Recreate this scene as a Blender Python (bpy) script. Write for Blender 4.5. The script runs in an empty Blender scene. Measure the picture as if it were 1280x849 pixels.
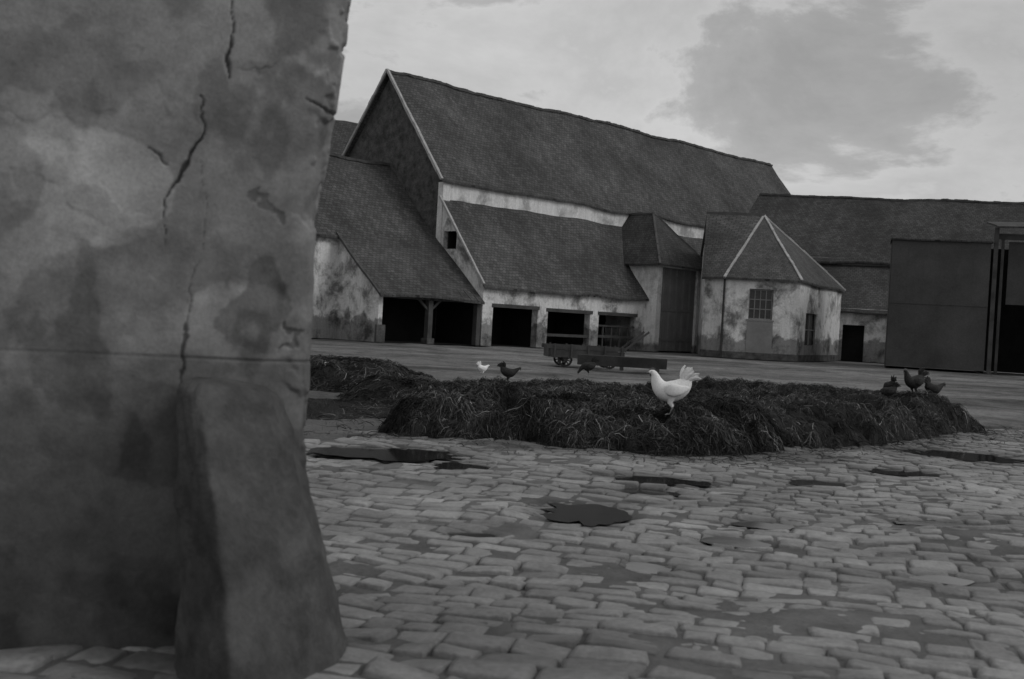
import bpy, math, random
import numpy as np
from mathutils import Vector, Matrix, noise as mn
random.seed(7); rng=np.random.default_rng(7)
S=bpy.context.scene
S.view_settings.view_transform='Standard'
try: S.view_settings.look='None'
except Exception: pass
S.view_settings.exposure=0; S.view_settings.gamma=1

# ------------------------------------------------------------ noise
def _h(ix,iy,s):
    v=np.sin(ix*127.1+iy*311.7+s*74.7)*43758.5453
    return v-np.floor(v)
def vn(x,y,s=0):
    x=np.asarray(x,float);y=np.asarray(y,float)
    ix=np.floor(x);iy=np.floor(y);fx=x-ix;fy=y-iy
    fx=fx*fx*(3-2*fx);fy=fy*fy*(3-2*fy)
    a=_h(ix,iy,s);b=_h(ix+1,iy,s);c=_h(ix,iy+1,s);d=_h(ix+1,iy+1,s)
    return (a*(1-fx)+b*fx)*(1-fy)+(c*(1-fx)+d*fx)*fy
def fbm(x,y,s=0,o=4):
    r=0;a=.5;t=0
    for i in range(o):
        r=r+a*vn(x*2**i,y*2**i,s+i*13);t+=a;a*=.5
    return r/t
def sm(e0,e1,x):
    t=np.clip((x-e0)/(e1-e0),0,1);return t*t*(3-2*t)

# ------------------------------------------------------------ materials
def base_mat(name,rough=.9,spec=.2):
    m=bpy.data.materials.new(name);m.use_nodes=True
    nt=m.node_tree;bs=nt.nodes['Principled BSDF']
    bs.inputs['Roughness'].default_value=rough
    bs.inputs['Specular IOR Level'].default_value=spec
    return m,nt,bs
def N(nt,t,**k):
    n=nt.nodes.new(t)
    for a,b in k.items(): setattr(n,a,b)
    return n
def ramp(nt,src,stops):
    r=N(nt,'ShaderNodeValToRGB');e=r.color_ramp.elements
    while len(e)<len(stops): e.new(.5)
    for i,(p,c) in enumerate(stops):
        e[i].position=p;e[i].color=(c,c,c,1)
    nt.links.new(src,r.inputs[0]);return r.outputs[0]
def noise_n(nt,vec,scale,detail=6,rough=.6,dist=0):
    n=N(nt,'ShaderNodeTexNoise');n.inputs['Scale'].default_value=scale
    n.inputs['Detail'].default_value=detail;n.inputs['Roughness'].default_value=rough
    n.inputs['Distortion'].default_value=dist
    nt.links.new(vec,n.inputs['Vector']);return n.outputs['Fac']
def mul(nt,a,b,fac=1.0,bt='MULTIPLY'):
    m=N(nt,'ShaderNodeMix',data_type='RGBA',blend_type=bt)
    if isinstance(fac,(int,float)): m.inputs[0].default_value=fac
    else: nt.links.new(fac,m.inputs[0])
    for s,i in((a,6),(b,7)):
        if isinstance(s,(int,float)): m.inputs[i].default_value=(s,s,s,1)
        else: nt.links.new(s,m.inputs[i])
    return m.outputs[2]
def bump(nt,bs,h,strength,dist=.02,prev=None):
    b=N(nt,'ShaderNodeBump');b.inputs['Strength'].default_value=strength
    b.inputs['Distance'].default_value=dist
    nt.links.new(h,b.inputs['Height'])
    if prev: nt.links.new(prev,b.inputs['Normal'])
    nt.links.new(b.outputs[0],bs.inputs['Normal']);return b.outputs[0]
def geopos(nt): return N(nt,'ShaderNodeNewGeometry').outputs['Position']
def simple(name,lo,hi,scale=3,rough=.9,bs_=.3,bd=.02,fine=40,spec=.2,tone=False):
    m,nt,bs=base_mat(name,rough,spec)
    p=geopos(nt)
    c=ramp(nt,noise_n(nt,p,scale,8,.65),[(.32,lo),(.68,hi)])
    f=noise_n(nt,p,fine,5,.7)
    c=mul(nt,c,ramp(nt,f,[(.3,.65),(.7,1.0)]),.8)
    if tone:
        a=N(nt,'ShaderNodeAttribute',attribute_name='tone')
        c=mul(nt,c,a.outputs['Color'],1.0)
    nt.links.new(c,bs.inputs['Base Color'])
    bump(nt,bs,f,bs_,bd);return m
def roofmat(name,lo,hi,w=.26,h=.2):
    m,nt,bs=base_mat(name,.8,.3)
    uv=N(nt,'ShaderNodeUVMap').outputs[0]
    p=geopos(nt)
    br=N(nt,'ShaderNodeTexBrick');br.offset=.5
    br.inputs['Scale'].default_value=1;br.inputs['Brick Width'].default_value=w
    br.inputs['Row Height'].default_value=h;br.inputs['Mortar Size'].default_value=.016
    br.inputs['Color1'].default_value=(.5,.5,.5,1);br.inputs['Color2'].default_value=(1,1,1,1)
    br.inputs['Mortar'].default_value=(.16,.16,.16,1)
    d=noise_n(nt,uv,.6,2);
    vm=N(nt,'ShaderNodeVectorMath',operation='SCALE');nt.links.new(d,vm.inputs[0]);vm.inputs['Scale'].default_value=.3
    va=N(nt,'ShaderNodeVectorMath',operation='ADD');nt.links.new(uv,va.inputs[0]);nt.links.new(vm.outputs[0],va.inputs[1])
    nt.links.new(va.outputs[0],br.inputs['Vector'])
    c=ramp(nt,noise_n(nt,p,.3,7,.65),[(.33,lo*.95),(.5,(lo+hi)*.55),(.66,hi*1.15)])
    c=mul(nt,c,br.outputs['Color'],.9)
    c=mul(nt,c,ramp(nt,noise_n(nt,p,1.6,6,.7),[(.35,.65),(.52,.9),(.7,1.0)]),.7)
    mp=N(nt,'ShaderNodeMapping');mp.inputs['Scale'].default_value=(1.8,.12,1);nt.links.new(uv,mp.inputs[0])
    c=mul(nt,c,ramp(nt,noise_n(nt,mp.outputs[0],1.0,5,.6),[(.35,.7),(.6,1.0)]),.8)
    c=mul(nt,c,ramp(nt,noise_n(nt,p,5,5,.7),[(.60,0),(.70,.05)]),.8,'ADD')
    nt.links.new(c,bs.inputs['Base Color'])
    b1=bump(nt,bs,br.outputs['Color'],.5,.03)
    bump(nt,bs,noise_n(nt,p,1.2,3,.5),.3,.1,b1);return m
def plastermat(name,lo,mid,hi,basez=1.0,scale=.7):
    m,nt,bs=base_mat(name,.92,.15)
    p=geopos(nt)
    n1=noise_n(nt,p,scale,10,.72,.3)
    c=ramp(nt,n1,[(.38,lo),(.45,mid),(.53,hi)])
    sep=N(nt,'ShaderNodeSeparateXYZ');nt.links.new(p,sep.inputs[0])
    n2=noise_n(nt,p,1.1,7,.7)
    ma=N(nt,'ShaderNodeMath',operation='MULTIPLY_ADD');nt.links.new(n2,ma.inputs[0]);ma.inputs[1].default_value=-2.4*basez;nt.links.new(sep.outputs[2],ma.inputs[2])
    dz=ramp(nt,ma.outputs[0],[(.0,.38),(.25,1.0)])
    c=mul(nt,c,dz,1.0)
    mp=N(nt,'ShaderNodeMapping');mp.inputs['Scale'].default_value=(3,3,.35);nt.links.new(p,mp.inputs[0])
    c=mul(nt,c,ramp(nt,noise_n(nt,mp.outputs[0],1.2,6,.7),[(.35,.62),(.6,1.0)]),.6)
    f=noise_n(nt,p,9,6,.75)
    c=mul(nt,c,ramp(nt,f,[(.32,.6),(.62,1.0)]),.6)
    nt.links.new(c,bs.inputs['Base Color']);bump(nt,bs,f,.5,.04);return m

M={}
M['roof']=roofmat('old_tile_roof',.065,.12)
M['roof2']=roofmat('old_tile_roof_dark',.045,.09)
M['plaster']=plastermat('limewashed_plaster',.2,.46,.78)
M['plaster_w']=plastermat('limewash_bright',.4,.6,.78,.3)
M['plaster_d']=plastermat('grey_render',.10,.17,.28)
M['rubble']=simple('rubble_stone_gable',.04,.15,2.2,.95,.9,.08,7)
M['mortar']=simple('lime_mortar',.3,.5,2.0,.9,.4,.02,20)
M['mortar_d']=simple('ridge_tile',.06,.12,2.0,.9,.4,.02,20)
M['wood']=simple('weathered_wood',.05,.10,1.5,.85,.4,.01,25)
M['door']=simple('painted_door_boards',.17,.23,1.0,.8,.3,.01,20)
M['sheet']=simple('old_sheeting',.055,.095,.45,.8,.3,.01,12)
M['dark']=simple('painted_interior_shade',.01,.02,1)  # near-black colour standing in for the shade inside buildings
M['glass']=simple('dusty_glass',.02,.05,3,.25,.05,.002,30,.5)
M['panel']=simple('grey_panel',.2,.27,2)
M['metal']=simple('rusty_iron',.03,.06,6,.7)

# ------------------------------------------------------------ builders
def empty(name,loc=(0,0,0),rz=0):
    e=bpy.data.objects.new(name,None);S.collection.objects.link(e)
    e.location=loc;e.rotation_euler=(0,0,rz);e.empty_display_size=.5;return e
class B:
    def __init__(s): s.v=[];s.f=[];s.uv=[];s.mi=[];s.T=None
    def _t(s,p):
        return tuple(s.T(p)) if s.T else tuple(p)
    def poly(s,pts,m=0):
        pts=[Vector(s._t(p)) for p in pts]
        i=len(s.v);s.v+= [tuple(p) for p in pts];s.f.append(tuple(range(i,i+len(pts))));s.mi.append(m)
        e=(pts[1]-pts[0]);e=e.normalized() if e.length>1e-6 else Vector((1,0,0))
        n=e.cross(pts[-1]-pts[0]);n=n.normalized() if n.length>1e-9 else Vector((0,0,1));w=n.cross(e)
        s.uv+=[((p-pts[0]).dot(e),(p-pts[0]).dot(w)) for p in pts]
    def box(s,x0,x1,y0,y1,z0,z1,m=0):
        P=lambda x,y,z:(x,y,z)
        s.poly([P(x0,y0,z0),P(x1,y0,z0),P(x1,y0,z1),P(x0,y0,z1)],m)
        s.poly([P(x1,y1,z0),P(x0,y1,z0),P(x0,y1,z1),P(x1,y1,z1)],m)
        s.poly([P(x0,y1,z0),P(x0,y0,z0),P(x0,y0,z1),P(x0,y1,z1)],m)
        s.poly([P(x1,y0,z0),P(x1,y1,z0),P(x1,y1,z1),P(x1,y0,z1)],m)
        s.poly([P(x0,y0,z1),P(x1,y0,z1),P(x1,y1,z1),P(x0,y1,z1)],m)
        s.poly([P(x0,y1,z0),P(x1,y1,z0),P(x1,y0,z0),P(x0,y0,z0)],m)
    def beam(s,p,q,w,h,m=0,up=(0,0,1)):
        p=Vector(p);q=Vector(q);e=(q-p).normalized();r=e.cross(Vector(up))
        if r.length<1e-4:r=e.cross(Vector((0,1,0)))
        r.normalize();u=r.cross(e)
        c=[(-1,-1),(1,-1),(1,1),(-1,1)]
        a=[p+r*(x*w/2)+u*(y*h/2) for x,y in c];b=[q+r*(x*w/2)+u*(y*h/2) for x,y in c]
        for i in range(4):
            j=(i+1)%4;s.poly([a[i],a[j],b[j],b[i]],m)
        s.poly(a[::-1],m);s.poly(b,m)
    def slab(s,p00,p10,p11,p01,nu=12,nv=8,amp=.08,th=.12,m=0):
        """sagging roof surface: p00-p10 eave, p01-p11 top"""
        p00,p10,p11,p01=[Vector(p) for p in(p00,p10,p11,p01)]
        L=(p10-p00).length;Hh=(p01-p00).length
        G=[]
        for j in range(nv+1):
            row=[]
            for i in range(nu+1):
                u=i/nu;v=j/nv
                p=(p00*(1-u)+p10*u)*(1-v)+(p01*(1-u)+p11*u)*v
                q=Vector(s._t(p))
                w=Vector((0,0,amp*mn.noise(q*.28)+amp*.3*mn.noise(q*1.1)))
                row.append((q+w,(u*L,v*Hh)))
            G.append(row)
        T0=s.T;s.T=None
        def add(a,b,c,d):
            i=len(s.v);s.v+=[tuple(x[0]) for x in(a,b,c,d)];s.f.append((i,i+1,i+2,i+3));s.mi.append(m);s.uv+=[x[1] for x in(a,b,c,d)]
        lo=lambda x:(x[0]-Vector((0,0,th)),x[1])
        for j in range(nv):
            for i in range(nu):
                a,b,c,d=G[j][i],G[j][i+1],G[j+1][i+1],G[j+1][i]
                add(a,b,c,d);add(lo(d),lo(c),lo(b),lo(a))
        for i in range(nu):
            add(lo(G[0][i]),lo(G[0][i+1]),G[0][i+1],G[0][i])
            add(G[nv][i],G[nv][i+1],lo(G[nv][i+1]),lo(G[nv][i]))
        for j in range(nv):
            add(lo(G[j+1][0]),lo(G[j][0]),G[j][0],G[j+1][0])
            add(G[j+1][nu],G[j][nu],lo(G[j][nu]),lo(G[j+1][nu]))
        s.T=T0
    def ridge(s,p,q,w=.3,h=.2,m=0,seg=.42,amp=.08,jit=.03):
        p=Vector(p);q=Vector(q);L=(q-p).length;n=max(2,int(L/seg))
        T0=s.T
        P=[Vector(s._t(p+(q-p)*(i/n))) for i in range(n+1)]
        P=[x+Vector((0,0,amp*mn.noise(x*.28)+amp*.3*mn.noise(x*1.1))) for x in P];s.T=None
        for i in range(n):
            dz=Vector((0,0,random.uniform(-jit,jit)))
            s.beam(P[i]+dz,P[i+1]+dz+(P[i+1]-P[i])*.03,w*random.uniform(.85,1.1),h*random.uniform(.85,1.15),m)
        s.T=T0
    def wall(s,p,q,z0,z1,ops=(),depth=.4,m=0,mr=None):
        """wall from p to q seen from outside left->right; ops: (a0,a1,z0,z1)"""
        T0=s.T;fr(s,p,q);L=(Vector(q[:2])-Vector(p[:2])).length
        mr=m if mr is None else mr
        A=sorted({0,L,*[o[0] for o in ops],*[o[1] for o in ops]})
        Z=sorted({z0,z1,*[o[2] for o in ops],*[o[3] for o in ops]})
        for i in range(len(A)-1):
            for j in range(len(Z)-1):
                a=(A[i]+A[i+1])/2;z=(Z[j]+Z[j+1])/2
                if any(o[0]<a<o[1] and o[2]<z<o[3] for o in ops): continue
                s.poly([(A[i],0,Z[j]),(A[i+1],0,Z[j]),(A[i+1],0,Z[j+1]),(A[i],0,Z[j+1])],m)
        for a0,a1,c0,c1 in ops:
            D=depth
            s.poly([(a0,0,c0),(a0,D,c0),(a0,D,c1),(a0,0,c1)],mr)
            s.poly([(a1,D,c0),(a1,0,c0),(a1,0,c1),(a1,D,c1)],mr)
            s.poly([(a0,0,c1),(a0,D,c1),(a1,D,c1),(a1,0,c1)],mr)
            if c0>z0+.01: s.poly([(a0,D,c0),(a0,0,c0),(a1,0,c0),(a1,D,c0)],mr)
        s.T=T0
    def obj(s,name,parent,mats,smooth=False):
        me=bpy.data.meshes.new(name);me.from_pydata(s.v,[],s.f)
        ul=me.uv_layers.new(name='UVMap')
        ul.data.foreach_set('uv',[c for t in s.uv for c in t])
        for m in mats: me.materials.append(M[m])
        me.polygons.foreach_set('material_index',s.mi)
        if smooth: me.polygons.foreach_set('use_smooth',[True]*len(me.polygons))
        me.update()
        o=bpy.data.objects.new(name,me);S.collection.objects.link(o)
        if parent: o.parent=parent
        return o
def fr(b,p,q):
    T0=b.T
    P=Vector((p[0],p[1],0));e=Vector((q[0]-p[0],q[1]-p[1],0)).normalized();n=Vector((-e.y,e.x,0))
    def T(x):
        w=P+e*x[0]+n*x[1]+Vector((0,0,x[2]))
        return T0(w) if T0 else w
    b.T=T
def npmesh(name,V,Q,mats,tone=None,parent=None,smooth=False):
    me=bpy.data.meshes.new(name);V=np.asarray(V,np.float32);Q=np.asarray(Q,np.int32)
    me.vertices.add(len(V));me.vertices.foreach_set('co',V.ravel())
    k=Q.shape[1]
    me.loops.add(Q.size);me.loops.foreach_set('vertex_index',Q.ravel())
    me.polygons.add(len(Q));me.polygons.foreach_set('loop_start',np.arange(0,Q.size,k,dtype=np.int32))
    me.polygons.foreach_set('loop_total',np.full(len(Q),k,np.int32))
    if smooth: me.polygons.foreach_set('use_smooth',np.ones(len(Q),bool))
    me.update(calc_edges=True)
    if tone is not None:
        a=me.attributes.new('tone','FLOAT_COLOR','POINT')
        t=np.asarray(tone,np.float32);c=np.stack([t,t,t,np.ones_like(t)],1);a.data.foreach_set('color',c.ravel())
    for m in mats: me.materials.append(m)
    me.validate()
    o=bpy.data.objects.new(name,me);S.collection.objects.link(o)
    if parent:o.parent=parent
    return o
def gridq(nu,nv):
    i,j=np.meshgrid(np.arange(nu-1),np.arange(nv-1),indexing='xy')
    a=(j*nu+i).ravel();return np.stack([a,a+1,a+nu+1,a+nu],1)

# ============================================================ BARN
ANG=math.radians(45.4)
barn=empty('tithe_barn',(-4.37,66,0),ANG)
L=41.6
b=B()
b.poly([(0,10.4,0),(0,0,0),(0,0,9.3),(0,5.2,15.75),(0,10.4,9.3)],0)
b.poly([(L,0,0),(L,10.4,0),(L,10.4,9.3),(L,5.2,15.75),(L,0,9.3)],0)
b.poly([(L,10.4,0),(0,10.4,0),(0,10.4,9.3),(L,10.4,9.3)],0)
b.obj('gable_walls',barn,['rubble'])
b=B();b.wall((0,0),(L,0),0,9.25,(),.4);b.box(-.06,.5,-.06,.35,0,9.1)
b.obj('front_wall',barn,['plaster_w'])
b=B()
b.slab((-.3,-.2,9.12),(L+.3,-.2,9.12),(L+.3,5.2,15.9),(-.3,5.2,15.9),60,14,.2,.1)
b.slab((L+.3,10.6,9.12),(-.3,10.6,9.12),(-.3,5.2,15.9),(L+.3,5.2,15.9),30,8,.2,.1)
b.obj('main_roof',barn,['roof'])
b=B();b.ridge((-.3,5.2,15.9),(L+.3,5.2,15.9),.28,.16,0,.38,.2,.02)
b.obj('ridge_tiles',barn,['mortar_d'])
b=B();b.ridge((-.32,-.2,9.2),(-.32,5.2,15.98),.18,.15,0,.6,.1,.01);b.ridge((-.32,10.6,9.2),(-.32,5.2,15.98),.18,.14,0,.6,.1,.01)
b.ridge((-.22,-3.98,3.36),(-.22,0,8.25),.14,.11,0,.6,.05,.01)
b.obj('verge_mortar',barn,['mortar'])
b=B()
ops=[(.8,4.4,0,2.2),(5.25,9.0,0,2.15),(9.8,13.4,0,2.15)]
b.wall((0,-3.75),(14.3,-3.75),0,3.4,ops,.45)
b.wall((19.3,-3.75),(34,-3.75),0,3.4,(),.4)
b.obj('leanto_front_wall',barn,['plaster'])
b=B()
rz=lambda t:8.02-(t/3.75)*4.70
def side(t0,t1,za0,za1,zb0,zb1): b.poly([(0,-t0,za0),(0,-t1,zb0),(0,-t1,zb1),(0,-t0,za1)],0)
side(0,.25,0,rz(0),0,rz(.25));side(.25,1.35,0,5.3,0,5.3);side(1.35,3.75,0,rz(1.35),0,rz(3.75))
side(.25,1.35,6.3,rz(.25),6.3,rz(1.35))
for t in(.25,1.35): b.poly([(0,-t,5.3),(.4,-t,5.3),(.4,-t,6.3),(0,-t,6.3)],0)
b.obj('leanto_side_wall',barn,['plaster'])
b=B()
b.slab((-.2,-4.0,3.25),(14.5,-4.0,3.25),(14.5,0,8.15),(-.2,0,8.15),34,9,.14,.1)
b.slab((19.2,-4.0,3.25),(34,-4.0,3.25),(34,0,8.15),(19.2,0,8.15),30,9,.14,.1)
b.slab((14.5,-3.0,4.45),(19.2,-3.0,4.45),(19.2,0,8.15),(14.5,0,8.15),10,6,.14,.1)
b.obj('leanto_roof',barn,['roof'])
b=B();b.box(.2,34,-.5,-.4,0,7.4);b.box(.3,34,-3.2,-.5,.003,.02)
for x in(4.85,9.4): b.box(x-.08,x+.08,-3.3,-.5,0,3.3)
b.obj('interior_shade_sheets',barn,['dark'])  # black sheets behind the openings, painting the shade indoors
b=B()
for x in np.arange(.3,14,.55): b.beam((x,-3.95,3.18),(x,-3.6,3.62),.09,.11)
b.beam((5.2,-3.6,.75),(9.05,-3.6,.75),.12,.16);b.beam((9.8,-3.6,.8),(13.4,-3.6,.8),.12,.16)
for x in(10.4,11.2,12.0,12.8): b.beam((x,-3.6,0),(x,-3.6,1.5),.09,.09)
b.beam((9.8,-3.62,1.45),(13.4,-3.62,1.45),.09,.1)
b.beam((.7,-3.73,2.25),(4.5,-3.73,2.25),.12,.2);b.beam((5.1,-3.73,2.2),(9.2,-3.73,2.2),.12,.2);b.beam((9.7,-3.73,2.2),(13.5,-3.73,2.2),.12,.2)
b.obj('timbers',barn,['wood'])
b=B()
b.wall((14.3,-4.6),(19.3,-4.6),0,5.7,[(14.75-14.3,18.55-14.3,0,5.35)],.3)
b.wall((14.3,-.2),(14.3,-4.6),0,5.7,(),.3);b.wall((19.3,-4.6),(19.3,-.2),0,5.7,(),.3)
b.obj('porch_walls',barn,['plaster_w'])
b=B()
x=14.78;k=0
while x<18.5:
    w=min(.235,18.53-x);dy=random.uniform(0,.012)
    b.box(x,x+w-.012,-4.42-dy,-4.36,.06,5.33,k%3);x+=w;k+=1
for z in(.7,2.6,4.7):
    b.box(14.85,16.6,-4.46,-4.435,z,z+.16,0);b.box(16.7,18.45,-4.46,-4.435,z,z+.16,0)
b.box(16.62,16.69,-4.47,-4.435,.06,5.33,2)
b.obj('cart_door',barn,['door','panel','door'])
b=B()
ap=(16.8,-2.0,9.0);bk=(16.8,.1,9.0);fl=(13.85,-5.05,5.5);fR=(19.75,-5.05,5.5);bl=(13.85,0,5.5);bR=(19.75,0,5.5)
b.slab(fl,fR,ap,ap,10,8,.06,.1);b.slab(bl,fl,ap,bk,10,8,.06,.1);b.slab(fR,bR,bk,ap,10,8,.06,.1)
b.obj('porch_roof',barn,['roof2'])
b=B();b.ridge(fl,ap,.14,.1,0,.4,.06);b.ridge(fR,ap,.14,.1,0,.4,.06);b.ridge(ap,bk,.2,.14,0,.4,.06)
b.obj('porch_hips',barn,['mortar_d'])

# ============================================================ CART SHED (left, against the gable)
shed=empty('cart_shed',(-4.37,66,0),ANG)
b=B()
b.slab((-7.3,-3.95,2.45),(-.05,-3.95,2.45),(-.05,-.1,5.55),(-7.3,-.1,5.55),16,8,.14,.12)
b.slab((-18,-.25,5.42),(-.05,-.25,5.42),(-.05,5,10.35),(-18,5,10.35),30,10,.16,.12)
b.slab((-.05,10.2,5.55),(-18,10.2,5.55),(-18,5,10.35),(-.05,5,10.35),20,6,.16,.12)
b.obj('roof',shed,['roof'])
b=B();b.ridge((-18,5,10.38),(-.05,5,10.38),.28,.16,0,.4,.16,.02);b.ridge((-7.32,-3.9,2.5),(-7.32,-.1,5.6),.1,.1,0,.6,.14,.01);b.obj('ridge_tiles',shed,['mortar_d'])
b=B()
b.poly([(-7.07,0,0),(-7.07,-3.55,0),(-7.07,-3.55,2.6),(-7.07,0,5.4)],0)
b.poly([(-6.8,-3.55,0),(-6.8,0,0),(-6.8,0,5.4),(-6.8,-3.55,2.6)],0)
b.poly([(-7.07,-3.55,0),(-6.8,-3.55,0),(-6.8,-3.55,2.6),(-7.07,-3.55,2.6)],0)
b.wall((-18,0),(-7.07,0),0,5.4,[(8.2,9.2,2.0,3.0)],.35)
b.poly([(-18,10,0),(-18,0,0),(-18,0,5.4),(-18,5,10.1),(-18,10,5.4)],0)
b.obj('end_walls',shed,['plaster'])
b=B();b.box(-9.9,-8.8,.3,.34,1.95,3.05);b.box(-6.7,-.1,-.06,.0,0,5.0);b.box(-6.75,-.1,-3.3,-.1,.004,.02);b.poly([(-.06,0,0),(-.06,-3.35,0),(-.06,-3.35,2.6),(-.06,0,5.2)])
b.obj('interior_shade_sheets',shed,['dark'])  # black sheets added so the open bays and window look deep in shade
b=B()
b.box(-3.75,-3.45,-3.6,-3.3,0,2.45);b.box(-.36,-.08,-3.72,-3.4,0,2.5);b.box(-6.8,-.08,-3.6,-3.36,2.28,2.5)
b.beam((-3.6,-3.45,1.7),(-2.8,-3.45,2.35),.12,.12);b.beam((-3.6,-3.45,1.7),(-4.4,-3.45,2.35),.12,.12)
for x in np.arange(-7,-.2,.5): b.beam((x,-3.95,2.38),(x,-3.2,2.98),.08,.1)
b.obj('posts_and_rafters',shed,['wood'])
b=B();b.box(-7.2,-6.65,-3.66,-3.5,0,.9);b.box(-3.85,-3.35,-3.7,-3.2,0,.3);b.obj('stone_footing',shed,['rubble'])

rb=empty('rear_barn',(-4.37,66,0),ANG)
b=B();b.box(-30,15,17.2,27,0,9);b.poly([(-30,17,9),(-30,27,9),(-30,22,15.6)]);b.poly([(15,17,9),(15,27,9),(15,22,15.6)]);b.obj('walls',rb,['rubble'])
b=B();b.slab((-30.3,16.8,8.7),(15.3,16.8,8.7),(15.3,22,15.8),(-30.3,22,15.8),30,8,.2,.12);b.slab((15.3,27.4,8.7),(-30.3,27.4,8.7),(-30.3,22,15.8),(15.3,22,15.8),30,8,.2,.12);b.obj('roof',rb,['roof2'])

# ============================================================ POLYGONAL PAVILION
pv=empty('polygonal_outhouse')
def inset(p,c,d):
    p=Vector(p);c=Vector(c);return tuple(p+(c-p).normalized()*d)
P1e,P2e,P3e,P4e,P5e,P0e=(10.95,68.3),(12.0,66.7),(16.35,66.3),(21.6,76.0),(21.5,81),(12.2,78.5)
cen=(16,73)
W=[inset(p,cen,.3) for p in(P1e,P2e,P3e,P4e,P5e,P0e)]
b=B()
b.wall(W[5],W[0],0,4.75);b.wall(W[0],W[1],0,4.75)
b.wall(W[1],W[2],0,4.75,[(1.35,2.72,2.3,4.05)],.28)
b.wall(W[2],W[3],0,4.75,[(1.7,4.6,.95,2.85)],.3)
b.wall(W[3],W[4],0,4.75);b.wall(W[4],W[5],0,4.75)
b.poly([(W[5][0],W[5][1],4.7),(W[0][0],W[0][1],4.7),(12.05,74,8.9)])
b.obj('walls',pv,['plaster'])
b=B()
A=(15.6,74,9.05);Lr=(11.95,74.0,9.0)
e=lambda p:(p[0],p[1],4.62)
b.slab(e(P1e),e(P2e),A,Lr,8,8,.08,.12);b.slab(e(P2e),e(P3e),A,A,8,8,.08,.12);b.slab(e(P3e),e(P4e),A,A,10,8,.08,.12)
b.slab(e(P4e),e(P5e),A,A,6,6,.08,.12);b.slab(e(P5e),e(P0e),Lr,A,8,8,.08,.12)
b.obj('roof',pv,['roof'])
b=B()
for p in(P2e,P3e,P4e): b.ridge(e(p),A,.14,.11,0,.45,.08,.015)
b.obj('hip_mortar',pv,['mortar'])
b=B();b.ridge(Lr,A,.24,.18,0,.4,.08);b.obj('ridge_tiles',pv,['mortar_d'])
b=B();fr(b,W[1],W[2]);b.box(1.3,2.77,.2,.24,2.25,4.1);b.T=None;fr(b,W[2],W[3]);b.box(1.6,4.7,.22,.26,.9,2.9);b.obj('window_glass',pv,['glass'])
b=B();fr(b,W[1],W[2])
for x in(1.38,1.69,2.01,2.33,2.66): b.box(x-.026,x+.026,.13,.17,2.33,4.02)
for z in(2.34,2.9,3.45,4.0): b.box(1.36,2.7,.12,.175,z-.026,z+.026)
b.box(1.25,2.82,-.05,.12,2.2,2.295)
b.T=None;fr(b,W[2],W[3])
for x in(1.76,3.15,4.54): b.box(x-.04,x+.04,.12,.18,.98,2.82)
b.box(1.72,4.58,.11,.185,1.83,1.9)
b.obj('window_frames',pv,['panel'])
b=B();fr(b,W[1],W[2]);b.box(1.3,2.77,-.035,.02,.35,2.19);b.obj('blocked_doorway',pv,['panel'])
b=B()
for i in range(3):
    b.T=None;fr(b,W[i],W[i+1]);LL=(Vector(W[i+1])-Vector(W[i])).length;b.box(-.02,LL+.02,-.07,.02,0,.38)
b.obj('plinth',pv,['rubble'])
b=B();b.beam((W[1][0]-.12,W[1][1]-.1,.3),(W[1][0]-.12,W[1][1]-.1,4.6),.1,.1);b.obj('downpipe',pv,['metal'])

# ============================================================ LONG RANGE ON THE RIGHT
rg=empty('long_stable_range',(17.9,88,0),math.radians(-11.6))
b=B();b.wall((-2,-5.7),(48,-5.7),0,7.1,[(20,23,0,3.2),(28,31,0,3.2)],.4);b.wall((-2,5.7),(-2,-5.7),0,7.1)
b.obj('walls',rg,['plaster_d'])
b=B();b.slab((-2.3,-6,6.8),(48,-6,6.8),(48,0,12),(0.2,0,12),40,8,.2,.12);b.slab((-2.3,6,6.8),(-2.3,-6,6.8),(.2,0,12),(.2,0,12),6,6,.1,.12)
b.slab((48,6,6.8),(-2.3,6,6.8),(.2,0,12),(48,0,12),20,6,.2,.12);b.obj('roof',rg,['roof2'])
b=B();b.ridge((.2,0,12.02),(48,0,12.02),.24,.15,0,.45,.2,.02);b.obj('ridge_tiles',rg,['mortar_d'])
b=B();b.wall((3.5,-10),(16,-10),0,3.5,[(2.6,4.0,0,2.4),(6.2,7.4,1.0,2.3)],.35)
b.obj('leanto_wall',rg,['plaster'])
b=B();b.slab((3.3,-10.3,3.25),(16.2,-10.3,3.25),(16.2,-5.7,6.6),(3.3,-5.7,6.6),16,7,.1,.1);b.obj('leanto_roof',rg,['roof2'])
b=B();b.box(3.5,16,-9.5,-9.4,0,3.2);b.box(19,32,-5.2,-5.1,0,3.4);b.obj('interior_shade_sheets',rg,['dark'])  # black sheets close behind the doorways, in place of real indoor shade

# ============================================================ TALL SHEETED SHED
hs=empty('sheeted_hay_shed',(20.75,64.3,0),math.radians(-17.5))
b=B();x=0
while x<5.05:
    for z0,z1 in((0.1,3.62),(3.68,7.1)):
        dy=random.uniform(0,.012);b.box(x,x+.843,-.04-dy,.0,z0+.02,z1)
    x+=.845
b.box(0,5.07,-.08,-.054,3.6,3.7)
b.box(-.03,.0,0,7,0,7.3)
b.obj('sheeting',hs,['sheet'])
b=B()
for x in(5.2,8.9): b.box(x,x+.22,-.1,.14,0,7.9)
b.box(5.2,9.2,.16,.34,7.3,7.6);b.box(5.6,5.75,.2,.3,0,7.3);b.box(6.0,7.2,.5,.56,3.8,7.2,1)
b.obj('posts',hs,['wood','sheet'])
b=B();b.slab((-.1,-.2,7.16),(5.3,-.2,7.16),(5.3,7,7.5),(-.1,7,7.5),6,4,.05,.08);b.slab((5.3,-.5,7.95),(13,-.5,7.95),(13,7,8.9),(5.3,7,8.9),6,4,.05,.1);b.obj('roof',hs,['roof2'])
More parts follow.
